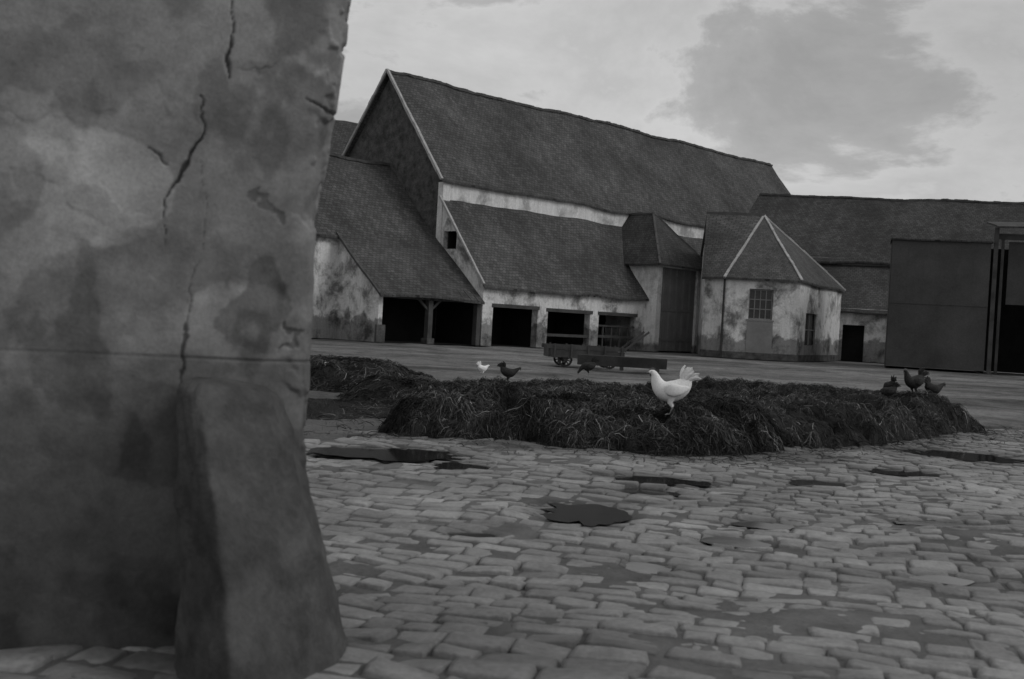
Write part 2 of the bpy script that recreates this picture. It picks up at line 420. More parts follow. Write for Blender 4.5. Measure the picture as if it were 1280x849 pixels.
b=B();b.box(0,13,7,7.1,0,7.3);b.box(12.9,13,0,7,0,8);b.box(5.0,5.06,.01,7,0,7.1);b.obj('back_walls',hs,['dark'])  # walls coloured near-black to paint the shade in the open bay

# ============================================================ GROUND
m,nt,bs=base_mat('yard_dirt',.85,.25)
p=geopos(nt)
mp=N(nt,'ShaderNodeMapping');mp.inputs['Scale'].default_value=(.6,1.3,1);mp.inputs['Rotation'].default_value=(0,0,.25);nt.links.new(p,mp.inputs[0])
c=ramp(nt,noise_n(nt,mp.outputs[0],.2,9,.7,.4),[(.36,.08),(.48,.18),(.6,.30)])
c=mul(nt,c,ramp(nt,noise_n(nt,p,1.3,8,.78),[(.36,.4),(.5,.85),(.66,1.0)]),.9)
c=mul(nt,c,ramp(nt,noise_n(nt,p,12,5,.75),[(.35,.5),(.6,1.0)]),.8)
nt.links.new(c,bs.inputs['Base Color']);bump(nt,bs,noise_n(nt,p,2.5,9,.8),1.0,.12)
gx=np.concatenate([[-600,-200,-80],np.arange(-40,60.1,.4),[100,250,700]])
gy=np.concatenate([[-60,-10],np.arange(2,100.1,.4),[140,300,900]])
X,Y=np.meshgrid(gx,gy)
Z=-.07+(.18*(fbm(X*.35,Y*.35,3)-.5)+.07*(fbm(X*1.4,Y*1.4,6,2)-.5))*sm(20,24,Y)*sm(72,58,Y)+.03*sm(18,26,Y)
V=np.stack([X.ravel(),Y.ravel(),Z.ravel()],1)
npmesh('ground',V,gridq(len(gx),len(gy)),[m],smooth=True)

def G(x,y):
    return .12*(fbm(x*.42,y*.42,9,3)-.5)+.03*(vn(x*1.3,y*1.3,4)-.5)
PUD=[(.69,9.4,.36,.5),(-1.25,12.4,.8,.55),(-.45,11.75,.28,.3),(.95,7.5,.13,.14),(1.5,11.6,.5,.3),(2.1,9.3,.26,.18),(1.72,8.5,.24,.18),(6.3,16.0,.8,.6),(3.3,12.2,.35,.28),(1.3,10.8,.3,.2),(4.6,13.4,.45,.3),(2.9,7.6,.2,.13),(3.6,9.6,.3,.16),(-.2,8.2,.16,.12)]
PLV=[float(np.min(G(np.array([cx,cx-.15,cx+.15]),np.array([cy]*3))))-.018 for cx,cy,_,_ in PUD]
def pud(x,y):
    r=np.full(np.shape(x),-9.);lv=np.zeros(np.shape(x))
    for i,(cx,cy,rx,ry) in enumerate(PUD):
        d=1-np.sqrt(((x-cx)/rx)**2+((y-cy)/ry)**2)+.9*(fbm(x*5,y*6,5+i,3)-.5)
        lv=np.where(d>r,PLV[i],lv);r=np.maximum(r,d)
    return r,lv
HEAP=np.array([(-1.45,14.25),(2.25,13.7),(8.3,20.1),(6.6,24.0),(-1.7,19.5)])
def psd(x,y,poly):
    r=np.full(np.shape(x),99.)
    for i in range(len(poly)):
        a=poly[i];c=poly[(i+1)%len(poly)];e=(c-a)/np.linalg.norm(c-a)
        r=np.minimum(r,-(x-a[0])*e[1]+(y-a[1])*e[0])
    return r
phi=math.radians(-14);cp,sp=math.cos(phi),math.sin(phi)
cells=[]
v=-6.
while v<26:
    rh=.185*random.uniform(.82,1.25);u=-10+random.uniform(0,.3)
    while u<16:
        w=.27*random.uniform(.6,1.5)
        cu=u+w/2;cv=v+rh/2+.07*math.sin(cu*.7+v*.3)+.02*math.sin(cu*2.3+v)
        x=cp*cu-sp*cv;y=sp*cu+cp*cv
        keep=1.6<y<21 and -3.6-.1*y<x<2.2+.55*y
        if y>14.6 and x<-1.3: keep=False
        if y>13 and x<-1.9: keep=False
        if keep and psd(x,y,HEAP)>.5: keep=False
        if keep: cells.append((cu,cv,w,rh))
        u+=w
    v+=rh
C=np.array(cells);n=len(C)
lev=np.array([-1,-.94,-.78,0,.78,.94,1.]);prof=np.array([-.040,-.008,-.001,.0,-.001,-.008,-.040])
a,bb=np.meshgrid(lev,lev);a=a.ravel();bb=bb.ravel()
pa,pb=np.meshgrid(prof,prof);zz=np.minimum(pa,pb).ravel()+.001*(1-a*a)*(1-bb*bb)
cor=rng.uniform(-.18,.18,(n,4,2))
wt=np.stack([(1-a)*(1-bb),(1+a)*(1-bb),(1+a)*(1+bb),(1-a)*(1+bb)],1)/4
rnd=1-.06*(a*a*bb*bb)
aa=a[None]*rnd[None]+np.einsum('pk,nk->np',wt,cor[:,:,0])*.7
ba=bb[None]*rnd[None]+np.einsum('pk,nk->np',wt,cor[:,:,1])
U=C[:,0:1]+aa*(C[:,2:3]/2-.0005);Vv=C[:,1:2]+ba*(C[:,3:4]/2-.0005)
X=cp*U-sp*Vv;Y=sp*U+cp*Vv
tilt=rng.normal(0,.045,(n,2));hh=rng.normal(0,.006,(n,1))
sunk=(rng.random((n,1))<.04)*-.02
Z=G(X,Y)+zz[None]+hh+sunk+tilt[:,0:1]*aa*C[:,2:3]/2+tilt[:,1:2]*ba*C[:,3:4]/2+.016*(fbm(X*12,Y*12,2,3)-.5)
pm,pl=pud(X,Y)
Z=Z-.03*sm(-.5,.1,pm)
Z=np.where(pm>.0,np.minimum(Z,pl-.012),Z)
tone=np.clip(rng.normal(1,.13,(n,1)),.65,1.4)*np.ones_like(Z)
tone=tone*np.where(zz<-.006,.85,1)[None]
big=fbm(X*.55,Y*.55,21,4);tone*=.45+.95*big
streak=fbm(X*.8,Y*3.2,22,4);tone*=.55+.85*streak
tone*=1-.5*sm(-.7,.0,pm)
nearh=sm(-1.3,.1,psd(X,Y,HEAP)+.9*(fbm(X*1.5,Y*1.5,33,3)-.5));tone*=1-.6*nearh
V=np.stack([X.ravel(),Y.ravel(),Z.ravel()],1)
q=gridq(7,7);Q=(q[None]+(np.arange(n)*49)[:,None,None]).reshape(-1,4)
m,nt,bs=base_mat('worn_sandstone_setts',.62,.4)
p=geopos(nt)
c=ramp(nt,noise_n(nt,p,6,7,.7),[(.3,.17),(.7,.31)])
f=noise_n(nt,p,30,6,.75);c=mul(nt,c,ramp(nt,f,[(.3,.5),(.62,1.0)]),.75)
at=N(nt,'ShaderNodeAttribute',attribute_name='tone');c=mul(nt,c,at.outputs['Color'])
nt.links.new(c,bs.inputs['Base Color']);bump(nt,bs,f,.7,.014)
nt.links.new(ramp(nt,noise_n(nt,p,1.1,5,.6),[(.38,.28),(.6,.75)]),bs.inputs['Roughness'])
cob=npmesh('cobblestone_paving',V,Q,[m],tone.ravel(),smooth=True)
gx=np.arange(-5.8,13.6,.05);gy=np.arange(1.4,21.2,.05);X,Y=np.meshgrid(gx,gy)
Z=G(X,Y)-.013+.040*(fbm(X*1.4,Y*1.9,25,4)-.5)+.014*(fbm(X*14,Y*14,26,2)-.5)
pm,pl=pud(X,Y);Z=Z-.03*sm(-.5,.1,pm);Z=np.where(pm>-.08,np.minimum(Z,pl-.02),Z)
out=(X>2.3+.55*Y)|((Y>14.8)&(X<-1.2))|((Y>13.2)&(X<-1.8));Z=np.where(out,-.12,Z)
tone=(.55+.85*fbm(X*.55,Y*.55,21,4))*(1-.5*sm(-1.3,.1,psd(X,Y,HEAP)))*(1-.4*sm(-.7,0,pm))
npmesh('joint_soil',np.stack([X.ravel(),Y.ravel(),Z.ravel()],1),gridq(len(gx),len(gy)),[simple('joint_mud',.08,.15,3,.85,.7,.02,30,tone=True)],tone.ravel(),smooth=True,parent=cob)
m,nt,bs=base_mat('puddle_water',.08,.4);bs.inputs['Base Color'].default_value=(.012,.012,.012,1)
bump(nt,bs,noise_n(nt,geopos(nt),5,2),.04,.01)
for i,(cx,cy,rx,ry) in enumerate(PUD):
    t=np.linspace(0,2*np.pi,41)[:-1];z=PLV[i]
    vv=[(cx,cy,z)]
    for s in t:
        r=.4
        for k in np.linspace(.4,1.6,25):
            if float(pud(np.array([cx+rx*k*math.cos(s)]),np.array([cy+ry*k*math.sin(s)]))[0][0])<-.06: break
            r=k
        vv.append((cx+rx*r*math.cos(s),cy+ry*r*math.sin(s),z))
    me=bpy.data.meshes.new('puddle');me.from_pydata(vv,[],[(0,j+1,(j+1)%40+1) for j in range(40)])
    me.materials.append(m);o=bpy.data.objects.new('puddle',me);S.collection.objects.link(o)

# pond of liquid manure + muddy rim
gx=np.arange(-8,-.6,.1);gy=np.arange(13.4,24,.1);X,Y=np.meshgrid(gx,gy)
pd=1-np.sqrt(((X+3.6)/2.5)**2+((Y-18.3)/2.5)**2)+.25*(fbm(X*1.3,Y*1.3,8)-.5)
Z=.0+.10*(fbm(X*2,Y*2,12)-.5)-.14*sm(-.05,.15,pd)-.14*sm(14.2,13.6,Y)-.1*sm(-7.2,-8,X)
mud=simple('wet_mud',.035,.08,2.5,.5,.8,.05,9,.4)
npmesh('mud_bank',np.stack([X.ravel(),Y.ravel(),Z.ravel()],1),gridq(len(gx),len(gy)),[mud],smooth=True)
t=np.linspace(0,2*np.pi,49)[:-1]
m,nt,bs=base_mat('pond_water',.03,.6);bs.inputs['Base Color'].default_value=(.05,.05,.05,1);bump(nt,bs,noise_n(nt,geopos(nt),4,2),.03,.01)
me=bpy.data.meshes.new('pond');me.from_pydata([(-3.6+2.6*math.cos(s),18.3+2.6*math.sin(s),-.05) for s in t],[],[tuple(range(48))])
me.materials.append(m);o=bpy.data.objects.new('pond',me);S.collection.objects.link(o)

# ============================================================ DUNG HEAP
def heapH(x,y):
    d=psd(x,y,HEAP)+.5*(fbm(x*1.3,y*1.3,41,4)-.5)+.22*(fbm(x*5,y*5,42,3)-.5)
    t=np.clip((x+1.5)/8,0,1);bk=sm(1.0,4.5,y-13.8-.45*np.clip(x-2.2,0,9))
    lump=1-2*np.abs(fbm(x*2.6,y*2.6,44,3)-.5)*2
    top=(.44+.14*t)*(1-.18*bk)+.34*(fbm(x*.8,y*.8,43,4)-.5)+.16*(lump-.6)+.10*(fbm(x*7,y*7,45,2)-.5)
    e=np.clip((d+.05)/.85,0,1);prof=1-(1-e)**2.4
    return np.where(d>-.05,np.maximum(top,.12)*prof,-.12+0*d)-.02
def pileH(x,y):
    d=1-np.sqrt(((x+3.1)/1.9)**2+((y-23.0)/1.9)**2)+.35*(fbm(x*1.3,y*1.3,51)-.5)
    d2=1-np.sqrt(((x+1.9)/1.1)**2+((y-20.6)/1.3)**2)+.35*(fbm(x*1.7,y*1.7,53)-.5)
    a=np.where(d>0,.50*sm(0,.6,d)+.16*(fbm(x*4,y*4,52,3)-.5),-.12)
    b_=np.where(d2>0,.34*sm(0,.6,d2)+.14*(fbm(x*4,y*4,54,3)-.5),-.12)
    return np.maximum(a,b_)
def straw(name,HF,bounds,N_,mat,seg=4,wmul=1,lmul=1,parent=None,hmin=.0,mess=.3):
    x0,x1,y0,y1=bounds
    x=rng.uniform(x0,x1,N_*3);y=rng.uniform(y0,y1,N_*3);h=HF(x,y)
    k=(h>hmin)&(fbm(x*3,y*3,63,3)+rng.uniform(-.2,.2,len(x))>.40);x=x[k][:N_];y=y[k][:N_];n=len(x)
    e=.05
    gx=(HF(x+e,y)-HF(x-e,y))/(2*e);gy=(HF(x,y+e)-HF(x,y-e))/(2*e)
    g=np.hypot(gx,gy)+1e-6;steep=sm(.35,1.6,g)
    # clumps share a direction, so mats of straw lie this way and that
    cl_=np.floor(fbm(x*2.3,y*2.3,66,2)*14)*2.4;ang=cl_+rng.normal(0,.7,n);rx,ry=np.cos(ang),np.sin(ang)
    w=steep*rng.uniform(.0,.7,n)
    dx=rx*(1-w)-gx/g*w*1.2;dy=ry*(1-w)-gy/g*w*1.2
    dn=np.hypot(dx,dy)+1e-6;dx/=dn;dy/=dn
    ln=rng.uniform(.05,.26,n)*lmul;st=ln/seg
    off0=rng.uniform(-.02,.03,n);lift=rng.uniform(0,.05,n)*(1-steep*.6)
    px,py=x.copy(),y.copy();P=[]
    for s in range(seg+1):
        z=HF(px,py)
        if s>0: z=np.maximum(z,pz-st*.97)
        pz=z;zz=z+off0+lift*math.sin(math.pi*s/seg)+.008
        P.append(np.stack([px.copy(),py.copy(),np.maximum(zz,.0)],1))
        gg=np.hypot(HF(px+dx*.04,py+dy*.04)-z,.04)/.04
        hs_=st/np.maximum(gg,1)
        px=px+dx*hs_;py=py+dy*hs_
        dx=dx+rng.normal(0,mess,n);dy=dy+rng.normal(0,mess,n);dn=np.hypot(dx,dy);dx/=dn;dy/=dn
    P=np.stack(P,1)
    side_=rng.normal(0,1,(n,3));t=P[:,-1]-P[:,0];side_=np.cross(side_,t);side_/=np.linalg.norm(side_,axis=1)[:,None]+1e-9
    wd=(rng.uniform(.002,.006,n)*wmul)[:,None]
    tap=np.linspace(1,.35,seg+1)
    Lf=P-side_[:,None]*wd[:,None]*tap[None,:,None];Rt=P+side_[:,None]*wd[:,None]*tap[None,:,None]
    V=np.stack([Lf,Rt],2).reshape(-1,3)
    base=(np.arange(n)*(seg+1)*2)[:,None]
    Q=[]
    for s in range(seg): Q.append(np.concatenate([base+2*s,base+2*s+1,base+2*s+3,base+2*s+2],1))
    Q=np.stack(Q,1).reshape(-1,4)
    tn=np.clip(rng.lognormal(-.55,.8,n),.08,6)*(.15+1.6*sm(.3,.7,fbm(x*2.2,y*2.2,61,3)))
    tone=np.repeat(tn,(seg+1)*2)
    return npmesh(name,V,Q,[mat],tone,parent=parent)
m,nt,bs=base_mat('rotting_straw',.8,.25)
at=N(nt,'ShaderNodeAttribute',attribute_name='tone')
c=mul(nt,.06,at.outputs['Color']);nt.links.new(c,bs.inputs['Base Color']);strawm=m
dungm=simple('dung',.010,.04,4,.75,1.0,.08,16)
def hf_obj(name,HF,bounds,step,mat):
    gx=np.arange(bounds[0],bounds[1],step);gy=np.arange(bounds[2],bounds[3],step);X,Y=np.meshgrid(gx,gy);Z=HF(X,Y)
    return npmesh(name,np.stack([X.ravel(),Y.ravel(),Z.ravel()],1),gridq(len(gx),len(gy)),[mat],smooth=True)
heap=hf_obj('dung_heap',heapH,(-2.4,9.2,13.1,24.8),.04,dungm)
straw('straw',heapH,(-2.2,9,13.2,24.5),62000,strawm,parent=heap)
straw('front_straw',heapH,(-2.0,4.5,13.2,15.6),28000,strawm,parent=heap,lmul=1.1)
pile=hf_obj('straw_pile',pileH,(-5.6,-.6,19,26),.08,dungm)
straw('straw',pileH,(-5.5,-.7,19,26),14000,strawm,parent=pile,lmul=1.2,wmul=1.3)
def litH(x,y): return np.where((psd(x,y,HEAP)<-.0)&(psd(x,y,HEAP)>-1.6+1.2*fbm(x*2,y*2,71))&(y<24),G(x,y)+.004,-1)
straw('scattered_straw',litH,(-3,11,11,24),4500,strawm,hmin=-.5)

# ============================================================ GATE PIER (foreground wall)
SL=.24;K=.93;C0=np.array([0,0,1.5])
front=[(x,5.5+(x+.956)*SL) for x in np.arange(-3.9,-1.06,.0065)]
hy=math.hypot(1,SL);ex,ey=1/hy,SL/hy
path=[(x,y,ey,-ex) for x,y in front]
cx,cy=front[-1];R=.11;ccx=cx+(-ey)*R;ccy=cy+ex*R
for t in np.linspace(0,math.pi/2,26)[1:]:
    nx=ey*math.cos(t)+ex*math.sin(t);ny=-ex*math.cos(t)+ey*math.sin(t)
    path.append((ccx+nx*R,ccy+ny*R,nx,ny))
lx,ly=path[-1][:2]
for d in np.arange(.03,1.3,.03): path.append((lx-ey*d,ly+ex*d,ex,ey))
path=np.array(path);zs=np.arange(-.25,3.9,.0065)
PX,ZZ=np.meshgrid(path[:,0],zs);PY=np.broadcast_to(path[:,1],PX.shape);NX=np.broadcast_to(path[:,2],PX.shape);NY=np.broadcast_to(path[:,3],PX.shape)
arc=np.concatenate([[0],np.cumsum(np.hypot(np.diff(path[:,0]),np.diff(path[:,1])))])
AR=np.broadcast_to(arc,PX.shape)
flare=np.interp(ZZ,[0,1.7,1.95,2.15,2.5,2.85,3.7],[0.03,0.008,.014,.05,.085,.115,.17])
wgt=sm(-1.75,-.98,PX);X=PX+flare*wgt
disp=.030*(fbm(AR*1.3,ZZ*1.3,81,4)-.5)+.008*(fbm(AR*9,ZZ*9,82,4)-.5)
pt=fbm(AR*2.3,ZZ*2.3,83,5)
flk=sm(.57,.60,pt)*sm(1.5,2.0,ZZ);disp-=.003*flk
edgechip=sm(.50,.62,fbm(AR*6,ZZ*6,84,4))*sm(-1.12,-.99,PX);disp-=.022*edgechip
tone=.84+.9*(fbm(AR*1.1,ZZ*1.1,85,6)-.5)+.12*flk
tone*=.80+.40*fbm(AR*5,ZZ*5,86,6)
def seg(pts,w0,depth,dark,wob=.018,soft=0.):
    global disp,tone
    xx=X+wob*((fbm(X*14,ZZ*14,91,3)-.5)*2.2+(fbm(X*50,ZZ*50,191,2)-.5)*.5);z2=ZZ+wob*(fbm(X*14,ZZ*14,92,3)-.5)*2.2
    D=np.full(X.shape,9.)
    for (xa,za,wa),(xb,zb,wb) in zip(pts,pts[1:]):
        L2=(xb-xa)**2+(zb-za)**2;t=np.clip(((xx-xa)*(xb-xa)+(z2-za)*(zb-za))/L2,0,1)
        d=np.hypot(xx-xa-t*(xb-xa),z2-za-t*(zb-za))-(wa+(wb-wa)*t)*w0;D=np.minimum(D,d)
    k=sm(.006+soft,-.002-soft,D)
    disp=disp-depth*k;tone=tone*(1-dark*k)
seg([(-1.493,2.454,-.1),(-1.474,2.307,.1),(-1.506,2.214,.8),(-1.55,2.137,1.6),(-1.597,2.04,.5),(-1.627,1.92,-.1),(-1.62,1.744,-.4)],.006,.016,.75)
seg([(-1.377,3.2,-.1),(-1.377,2.76,.1),(-1.384,2.63,1.5),(-1.368,2.535,-.1)],.006,.016,.72)
seg([(-1.484,2.16,-.4),(-1.443,1.938,-.2),(-1.46,1.716,-.5),(-1.49,1.603,-.2),(-1.51,1.417,.0),(-1.516,1.34,1.3),(-1.516,1.25,1.1),(-1.52,1.1,.0)],.005,.010,.6)
seg([(-1.71,2.2,.0),(-1.66,2.17,.6),(-1.624,2.13,.1)],.005,.012,.55)
seg([(-1.02,2.49,.0),(-.93,2.45,.8),(-.82,2.43,1.2)],.006,.02,.5)
seg([(-1.25,2.02,1),(-1.19,1.95,1.8),(-1.12,1.88,1.0)],.014,.004,.35,.08)
seg([(-1.33,2.62,.4),(-1.26,2.6,1.2),(-1.2,2.64,.6)],.012,.003,.3,.08)
seg([(-1.05,1.42,1),(-1.02,1.36,1.5),(-1.08,1.30,1)],.012,.008,.4,.07)
j=np.abs(ZZ-1.245-.012*(fbm(AR*2.2,0*AR,95,3)-.5));jm=.4+.6*sm(.35,.6,fbm(AR*3,0*AR,94,3));disp-=.007*sm(.007,.002,j)*jm;tone*=1-.3*sm(.009,.003,j)*jm
st=1-np.sqrt(((X+1.17)/.15)**2+((ZZ-1.50)/.22)**2)+2.6*(fbm(AR*5,ZZ*5,96,6)-.5);tone*=1-.38*sm(.05,.3,st)
st=fbm(AR*1.7+3,ZZ*2.4,97,6);tone*=1-.22*sm(.50,.57,st)
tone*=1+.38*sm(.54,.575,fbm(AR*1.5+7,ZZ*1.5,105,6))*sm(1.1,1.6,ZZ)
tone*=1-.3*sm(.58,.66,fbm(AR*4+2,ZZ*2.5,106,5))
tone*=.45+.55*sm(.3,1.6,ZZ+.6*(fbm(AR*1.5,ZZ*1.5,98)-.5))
tone*=1-.2*sm(1.27,1.22,ZZ)*sm(.45,.6,fbm(AR*2,ZZ*2,99,4))
X=X+NX*disp;Yp=PY+NY*disp
m,nt,bs=base_mat('old_gate_plaster',.93,.12)
p=geopos(nt);f=noise_n(nt,p,60,6,.7)
c=ramp(nt,noise_n(nt,p,7,8,.7),[(.3,.23),(.7,.36)]);c=mul(nt,c,ramp(nt,f,[(.3,.7),(.7,1.0)]),.8)
at=N(nt,'ShaderNodeAttribute',attribute_name='tone');c=mul(nt,c,at.outputs['Color'])
nt.links.new(c,bs.inputs['Base Color']);bump(nt,bs,f,.45,.007)
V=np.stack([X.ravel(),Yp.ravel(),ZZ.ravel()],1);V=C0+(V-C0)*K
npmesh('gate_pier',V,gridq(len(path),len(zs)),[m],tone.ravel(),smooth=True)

# ============================================================ GUARD STONE
lv=np.linspace(0,1,110);rings=[];tn=[]
zt=np.array([-.1,.37,.65,.94,1.06,1.13])
Rx=[-.70,-.82,-.93,-1.01,-1.06,-1.10];Ry=[5.28,5.28,5.27,5.26,5.25,5.25]
Fx=[-.98,-1.11,-1.19,-1.29,-1.32,-1.35];Fy=[4.45,4.68,4.83,4.97,5.03,5.08]
Lx=[-1.38,-1.41,-1.43,-1.46,-1.47,-1.47];Ly=[4.95,5.02,5.08,5.13,5.15,5.17]
for l in lv:
    z=-.2+l*1.33;g=lambda A:float(np.interp(z,zt,A))
    pts=[(g(Lx)-.03,5.6),(g(Lx),g(Ly)),(g(Fx),g(Fy)),(g(Rx),g(Ry)),(g(Rx)-.02,5.65)]
    ring=[]
    for i in range(5):
        a_=np.array(pts[i]);b_=np.array(pts[(i+1)%5])
        for t in np.linspace(0,1,22)[:-1]: ring.append(a_+(b_-a_)*t)
    ring=np.array(ring)
    for _ in range(4): ring=(np.roll(ring,1,0)+ring*2+np.roll(ring,-1,0))/4
    c_=ring.mean(0)
    if z>1.06:
        k=(z-1.06)/.07;ring=c_+(ring-c_)*(1-.22*k**3)
    s_=np.arange(len(ring))/len(ring)
    ds=.07*(fbm(s_*9,np.full(len(ring),z*3),101,4)-.5)+.03*(fbm(s_*30,np.full(len(ring),z*9),102,4)-.5)
    dirn=(ring-c_);dirn/=np.linalg.norm(dirn,axis=1)[:,None]
    ring=ring+dirn*ds[:,None]
    zr=z+.10*(-1.2-ring[:,0])*sm(.8,1.13,z)
    rings.append(np.concatenate([ring,zr[:,None]],1))
    tn.append((.75+.9*(fbm(s_*7,np.full(len(ring),z*4),103,5)-.5)))
Rg=np.array(rings);nr=Rg.shape[1];V=Rg.reshape(-1,3)
Q=[]
for l in range(len(lv)-1):
    for i in range(nr):
        j=(i+1)%nr;Q.append((l*nr+i,l*nr+j,(l+1)*nr+j,(l+1)*nr+i))
top=Rg[-1];cc=top.mean(0);cc[2]+=.015;V=np.vstack([V,[cc]]);ci=len(V)-1;b0=(len(lv)-1)*nr
for i in range(nr): Q.append((b0+i,b0+(i+1)%nr,ci))
V=C0+(V-C0)*K
me=bpy.data.meshes.new('guard_stone');me.from_pydata([tuple(v) for v in V],[],Q)
a=me.attributes.new('tone','FLOAT_COLOR','POINT');t=np.append(np.array(tn).ravel(),1).astype(np.float32);a.data.foreach_set('color',np.stack([t,t,t,np.ones_like(t)],1).ravel())
me.polygons.foreach_set('use_smooth',[True]*len(me.polygons))
me.materials.append(simple('guard_stone_rock',.075,.15,5,.9,.8,.014,35,tone=True))
o=bpy.data.objects.new('guard_stone',me);S.collection.objects.link(o)

# ============================================================ CART & TROUGH
def wheel(b,c,r,axis,m=0):
    ax=Vector(axis).normalized();u=Vector((0,0,1));w=ax.cross(u);c=Vector(c);n=20
    P=[c+u*math.cos(2*math.pi*i/n)*r+w*math.sin(2*math.pi*i/n)*r for i in range(n)]
    for i in range(n): b.beam(P[i],P[(i+1)%n],.06,.07,m,up=ax.cross((P[(i+1)%n]-P[i])))
    for i in range(0,n,2): b.beam(c,P[i],.035,.04,m,up=ax)
    b.beam(c-ax*.1,c+ax*.1,.14,.14,m)
ct=empty('farm_cart',(2.65,41.6,-.02),math.radians(6))
b=B()
for i in range(6): b.box(-1.25,1.25,-.62+i*.21,-.62+i*.21+.2,.46,.5)
for y in(-.68,.66): b.box(-1.35,1.3,y,y+.045,.3,.58);b.box(-1.5,1.35,y-.02,y+.03,.6,.74)
for y in(-.68,.66):
    for x in(-1.2,-.6,0,.6,1.2): b.box(x-.03,x+.03,y-.06,y-.022,.28,.78)
b.box(-1.42,-1.36,-.63,.63,.3,.72)
for y in(-.45,.45): b.beam((1.2,y,.55),(2.2,y*.9,1.35),.06,.07);b.box(-1.2,1.2,y-.05,y+.05,.36,.458)
b.beam((1.75,-.43,.98),(1.75,.43,.98),.05,.05)
b.obj('bed_and_shafts',ct,['wood'])
b=B()
for x in(-.8,.8):
    for y in(-.54,.54): wheel(b,(x,y,.23),.23,(0,1,0))
    b.beam((x,-.6,.23),(x,.6,.23),.07,.07);b.box(x-.06,x+.06,-.4,.4,.26,.358)
b.obj('wheels',ct,['metal'])
tr=empty('feeding_trough',(3.75,39.2,0),math.radians(-4))
b=B();Lh=1.5
for s in(-1,1):
    b.poly([(-Lh,s*.2,.12),(Lh,s*.2,.12),(Lh,s*.34,.46),(-Lh,s*.34,.46)]);b.poly([(-Lh,s*.16,.14),(Lh,s*.16,.14),(Lh,s*.29,.46),(-Lh,s*.29,.46)])
    b.poly([(-Lh,s*.29,.46),(Lh,s*.29,.46),(Lh,s*.34,.46),(-Lh,s*.34,.46)])
    b.poly([(s*Lh,-.2,.12),(s*Lh,.2,.12),(s*Lh,.34,.46),(s*Lh,-.34,.46)])
b.poly([(-Lh,-.2,.12),(Lh,-.2,.12),(Lh,.2,.12),(-Lh,.2,.12)])
for x in(-1.2,0,1.2): b.box(x-.06,x+.06,-.26,.26,0,.118)
b.obj('trough_body',tr,['wood'])

# ============================================================ POULTRY
def feather(name,lo,hi):
    m,nt,bs=base_mat(name,.75,.2);p=geopos(nt)
    v=N(nt,'ShaderNodeTexVoronoi');v.inputs['Scale'].default_value=55;nt.links.new(p,v.inputs['Vector'])
    c=ramp(nt,v.outputs['Distance'],[(.1,hi),(.75,lo)]);nt.links.new(c,bs.inputs['Base Color']);bump(nt,bs,v.outputs['Distance'],.25,.006);return m
M['f_white']=feather('white_feathers',.72,.85);M['f_dark']=feather('dark_feathers',.015,.04)
M['comb']=simple('comb_red_grey',.10,.16,20,.6);M['leg']=simple('leg_scale',.2,.3,30,.6);M['eye']=simple('eye_black',.01,.015,5,.2)
def tube(b,pts,rad,m=0,n=8):
    pts=[Vector(p) for p in pts];pr=None
    for i,p in enumerate(pts):
        t=(pts[min(i+1,len(pts)-1)]-pts[max(i-1,0)]).normalized();s=t.cross(Vector((0,1,0.01))).normalized();u=s.cross(t)
        r=rad[i];rw,rh=(r if isinstance(r,tuple) else (r,r))
        ring=[p+u*(math.cos(2*math.pi*k/n)*rw)+s*(math.sin(2*math.pi*k/n)*rh) for k in range(n)]
        i0=len(b.v);b.v+=[tuple(q) for q in ring]
        if pr is not None:
            for k in range(n):
                b.f.append((pr+k,pr+(k+1)%n,i0+(k+1)%n,i0+k));b.mi.append(m);b.uv+=[(0,0)]*4
        pr=i0
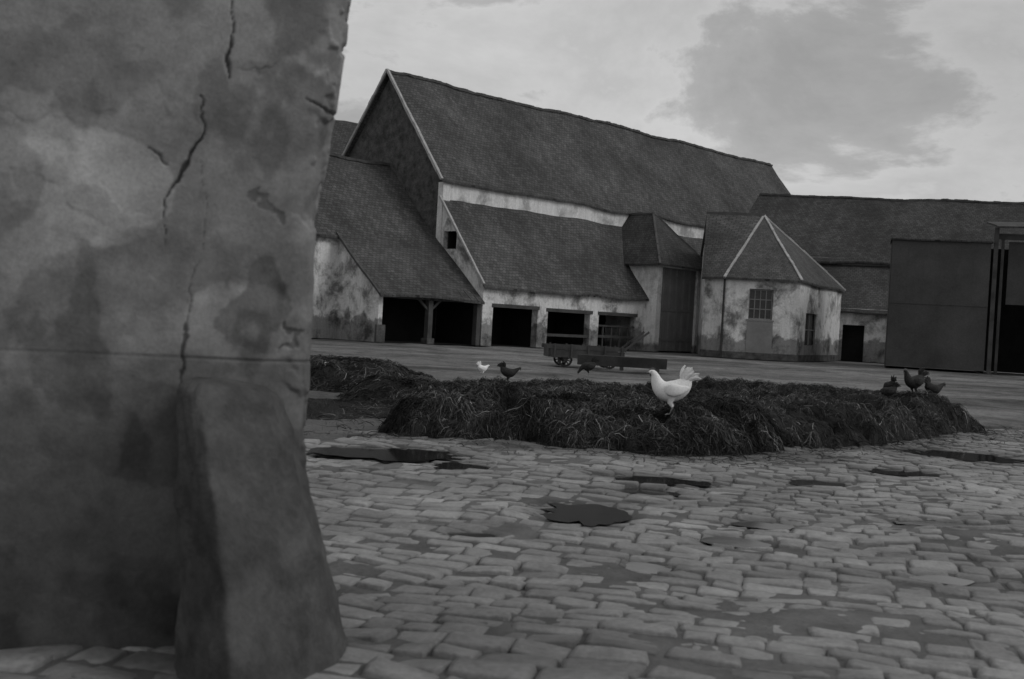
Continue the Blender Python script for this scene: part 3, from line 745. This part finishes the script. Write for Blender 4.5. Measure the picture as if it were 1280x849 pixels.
def hen(name,loc,head,sc,fm,pose='up',tail=1.0):
    o=empty(name,loc,head);o.scale=(sc,sc,sc)
    b=B()
    sp=[(-.185,.385,.008,.02),(-.16,.365,.035,.06),(-.12,.315,.068,.092),(-.06,.27,.094,.11),(0,.245,.106,.118),(.06,.243,.102,.115),(.11,.265,.084,.1)]
    if pose=='up': sp+=[(.145,.30,.064,.08),(.168,.345,.048,.062),(.182,.385,.038,.048),(.195,.42,.031,.037),(.215,.44,.029,.03),(.241,.438,.020,.022),(.255,.434,.008,.009)]
    elif pose=='mid': sp+=[(.155,.285,.062,.072),(.195,.315,.046,.056),(.232,.34,.036,.042),(.262,.36,.028,.033),(.288,.365,.028,.029),(.31,.36,.02,.021),(.323,.355,.008,.008)]
    else: sp+=[(.155,.24,.06,.07),(.195,.20,.045,.055),(.225,.155,.034,.042),(.245,.115,.028,.033),(.262,.09,.028,.028),(.275,.07,.02,.02),(.282,.06,.008,.008)]
    tube(b,[(x,0,z) for x,z,_,_ in sp],[(w,h) for _,_,w,h in sp],0,18)
    bo=b.obj('body',o,[fm],True)
    md=bo.modifiers.new('s','SUBSURF');md.levels=1;md.render_levels=1
    hx,hz=sp[-3][0],sp[-3][1];dx,dz=sp[-1][0]-sp[-3][0],sp[-1][1]-sp[-3][1];dl=math.hypot(dx,dz);dx/=dl;dz/=dl
    b=B();tube(b,[(sp[-2][0],0,sp[-2][1]),(sp[-2][0]+dx*.02,0,sp[-2][1]+dz*.02-.002),(sp[-2][0]+dx*.042,0,sp[-2][1]+dz*.042-.01)],[.011,.008,.001],1,8)
    for s in(-1,1):
        tube(b,[(-.01,s*.05,.20),(.015,s*.052,.13),(-.015,s*.052,.085)],[(.038,.045),(.022,.026),(.011,.012)],2,10)
        tube(b,[(-.015,s*.052,.09),(.005,s*.052,.012)],[.0085,.0075],1,8)
        for a in(-.5,0,.5,math.pi):
            l=.055 if a<3 else .03
            tube(b,[(.005,s*.052,.012),(.005+math.cos(a)*l*.6,s*.052+math.sin(a)*l*.6,.01),(.005+math.cos(a)*l,s*.052+math.sin(a)*l,.002)],[.0065,.005,.002],1,6)
    b.obj('legs_and_beak',o,['comb','leg',fm],True)
    b=B();px,pz=-dz,dx
    for i,(k,h) in enumerate([(-.022,.018),(-.008,.028),(.006,.03),(.019,.022),(.030,.012)]):
        c0=Vector((hx+dx*k+px*.022,0,hz+dz*k+pz*.022));tube(b,[c0,c0+Vector((px*h*.6-dx*.002,0,pz*h*.6)),c0+Vector((px*h-dx*.006,0,pz*h))],[(.004,.010),(.0035,.008),(.001,.002)],0,6)
    for s in(-1,1):
        c0=Vector((hx+dx*.022,s*.008,hz+dz*.022-.018));tube(b,[c0,c0+Vector((0,0,-.014)),c0+Vector((0,0,-.03))],[.006,.009,.002],0,6)
        c1=Vector((hx+dx*.008,s*.0245,hz+.006));tube(b,[c1,c1+Vector((.001,s*.003,0))],[.005,.003],1,8)
    b.obj('comb_wattles_eyes',o,['comb','eye'],True)
    b=B()
    for s in(-1,1):
        pts=[(.075,s*.088,.275),(.03,s*.104,.27),(-.03,s*.102,.265),(-.09,s*.085,.27),(-.15,s*.055,.29),(-.185,s*.035,.30)]
        tube(b,pts,[(.008,.03),(.016,.062),(.018,.068),(.015,.052),(.009,.03),(.003,.008)],0,12)
    b.obj('wings',o,[fm],True)
    b=B()
    for i in range(13):
        a=math.radians(42+i*5.2);s=(i%2*2-1)*random.uniform(.006,.03);l=random.uniform(.15,.19)*tail
        p0=Vector((-.13+.03*(i/12),s*.6,.335+.01*i/12));p=[];w=[]
        for k in range(6):
            t=k/5;aa_=a-.35*t*t
            p.append(p0+Vector((-math.cos(aa_)*l*t,s*t*1.2,math.sin(aa_)*l*t)));w.append((.003,.019*math.sin(math.pi*(.18+.72*t))+.002))
        tube(b,p,w,0,6)
    b.obj('tail',o,[fm],True)
    return o
def gz(x,y,F): return float(F(np.array([x]),np.array([y]))[0])
hen('white_hen',(2.05,14.6,gz(2.05,14.6,heapH)+.02),math.radians(168),1.2,'f_white','up',1.0)
hen('dark_hen',(-.05,28,-.03),math.radians(15),1.0,'f_dark','mid')
hen('dark_hen',(2.3,34.2,-.03),math.radians(185),1.1,'f_dark','down')
hen('white_hen',(-.75,31,-.03),math.radians(40),.75,'f_white','mid')
for (x,y,h,s,po) in[(6.5,19.9,170,.7,'down'),(7.15,20.5,200,1.0,'up'),(7.55,20.7,20,.85,'mid'),(7.0,21.4,100,.8,'down')]:
    hen('dark_hen',(x,y,max(gz(x,y,heapH),0)+.0),math.radians(h),s,'f_dark',po)

# ============================================================ SKY + LIGHT
AZ=math.radians(105);EL=math.radians(42)
w=bpy.data.worlds.new('World');S.world=w;w.use_nodes=True;nt=w.node_tree;nt.nodes.clear()
sky=N(nt,'ShaderNodeTexSky',sky_type='NISHITA');sky.sun_disc=False;sky.sun_elevation=EL;sky.sun_rotation=AZ;sky.air_density=1;sky.dust_density=4
bw=N(nt,'ShaderNodeRGBToBW');nt.links.new(sky.outputs[0],bw.inputs[0])
tc=N(nt,'ShaderNodeTexCoord').outputs['Generated']
mp=N(nt,'ShaderNodeMapping');mp.inputs['Scale'].default_value=(1,1,1.9);mp.inputs['Location'].default_value=(.35,.2,.1);nt.links.new(tc,mp.inputs[0])
n1=noise_n(nt,mp.outputs[0],4.2,10,.62,.25)
n2=noise_n(nt,mp.outputs[0],1.9,4,.5,.2)
def vramp(src,stops):
    k=6.0;r=ramp(nt,src,[(p_,c_/k) for p_,c_ in stops])
    return mul(nt,r,k)
cl=vramp(n1,[(.34,2.9),(.45,3.5),(.50,4.8),(.60,4.2),(.72,5.6)])
cl=mul(nt,cl,ramp(nt,n2,[(.36,.76),(.62,1.0)]),1)
col=mul(nt,bw.outputs[0],cl,.9,'MIX')
bg=N(nt,'ShaderNodeBackground');bg.inputs['Strength'].default_value=.138;nt.links.new(col,bg.inputs[0])
ow=N(nt,'ShaderNodeOutputWorld');nt.links.new(bg.outputs[0],ow.inputs[0])
sd=Vector((math.sin(AZ)*math.cos(EL),math.cos(AZ)*math.cos(EL),math.sin(EL)))
sl=bpy.data.lights.new('sun','SUN');sl.energy=.8;sl.angle=math.radians(25);sl.color=(1,.995,.985)
so=bpy.data.objects.new('sun',sl);so.rotation_mode='QUATERNION';so.rotation_quaternion=sd.to_track_quat('Z','Y');so.location=(20,-10,40);S.collection.objects.link(so)

# ============================================================ CAMERA
cd=bpy.data.cameras.new('camera');cd.sensor_width=36;cd.lens=1450/1280*36;cd.clip_end=3000;cd.clip_start=.05
cd.dof.use_dof=True;cd.dof.focus_distance=24;cd.dof.aperture_fstop=3.2
co=bpy.data.objects.new('camera',cd);S.collection.objects.link(co)
co.matrix_world=Matrix.Translation((0,0,1.5))@Matrix.Rotation(math.radians(90-.968),4,'X')@Matrix.Rotation(math.radians(3.15),4,'Z')
S.camera=co
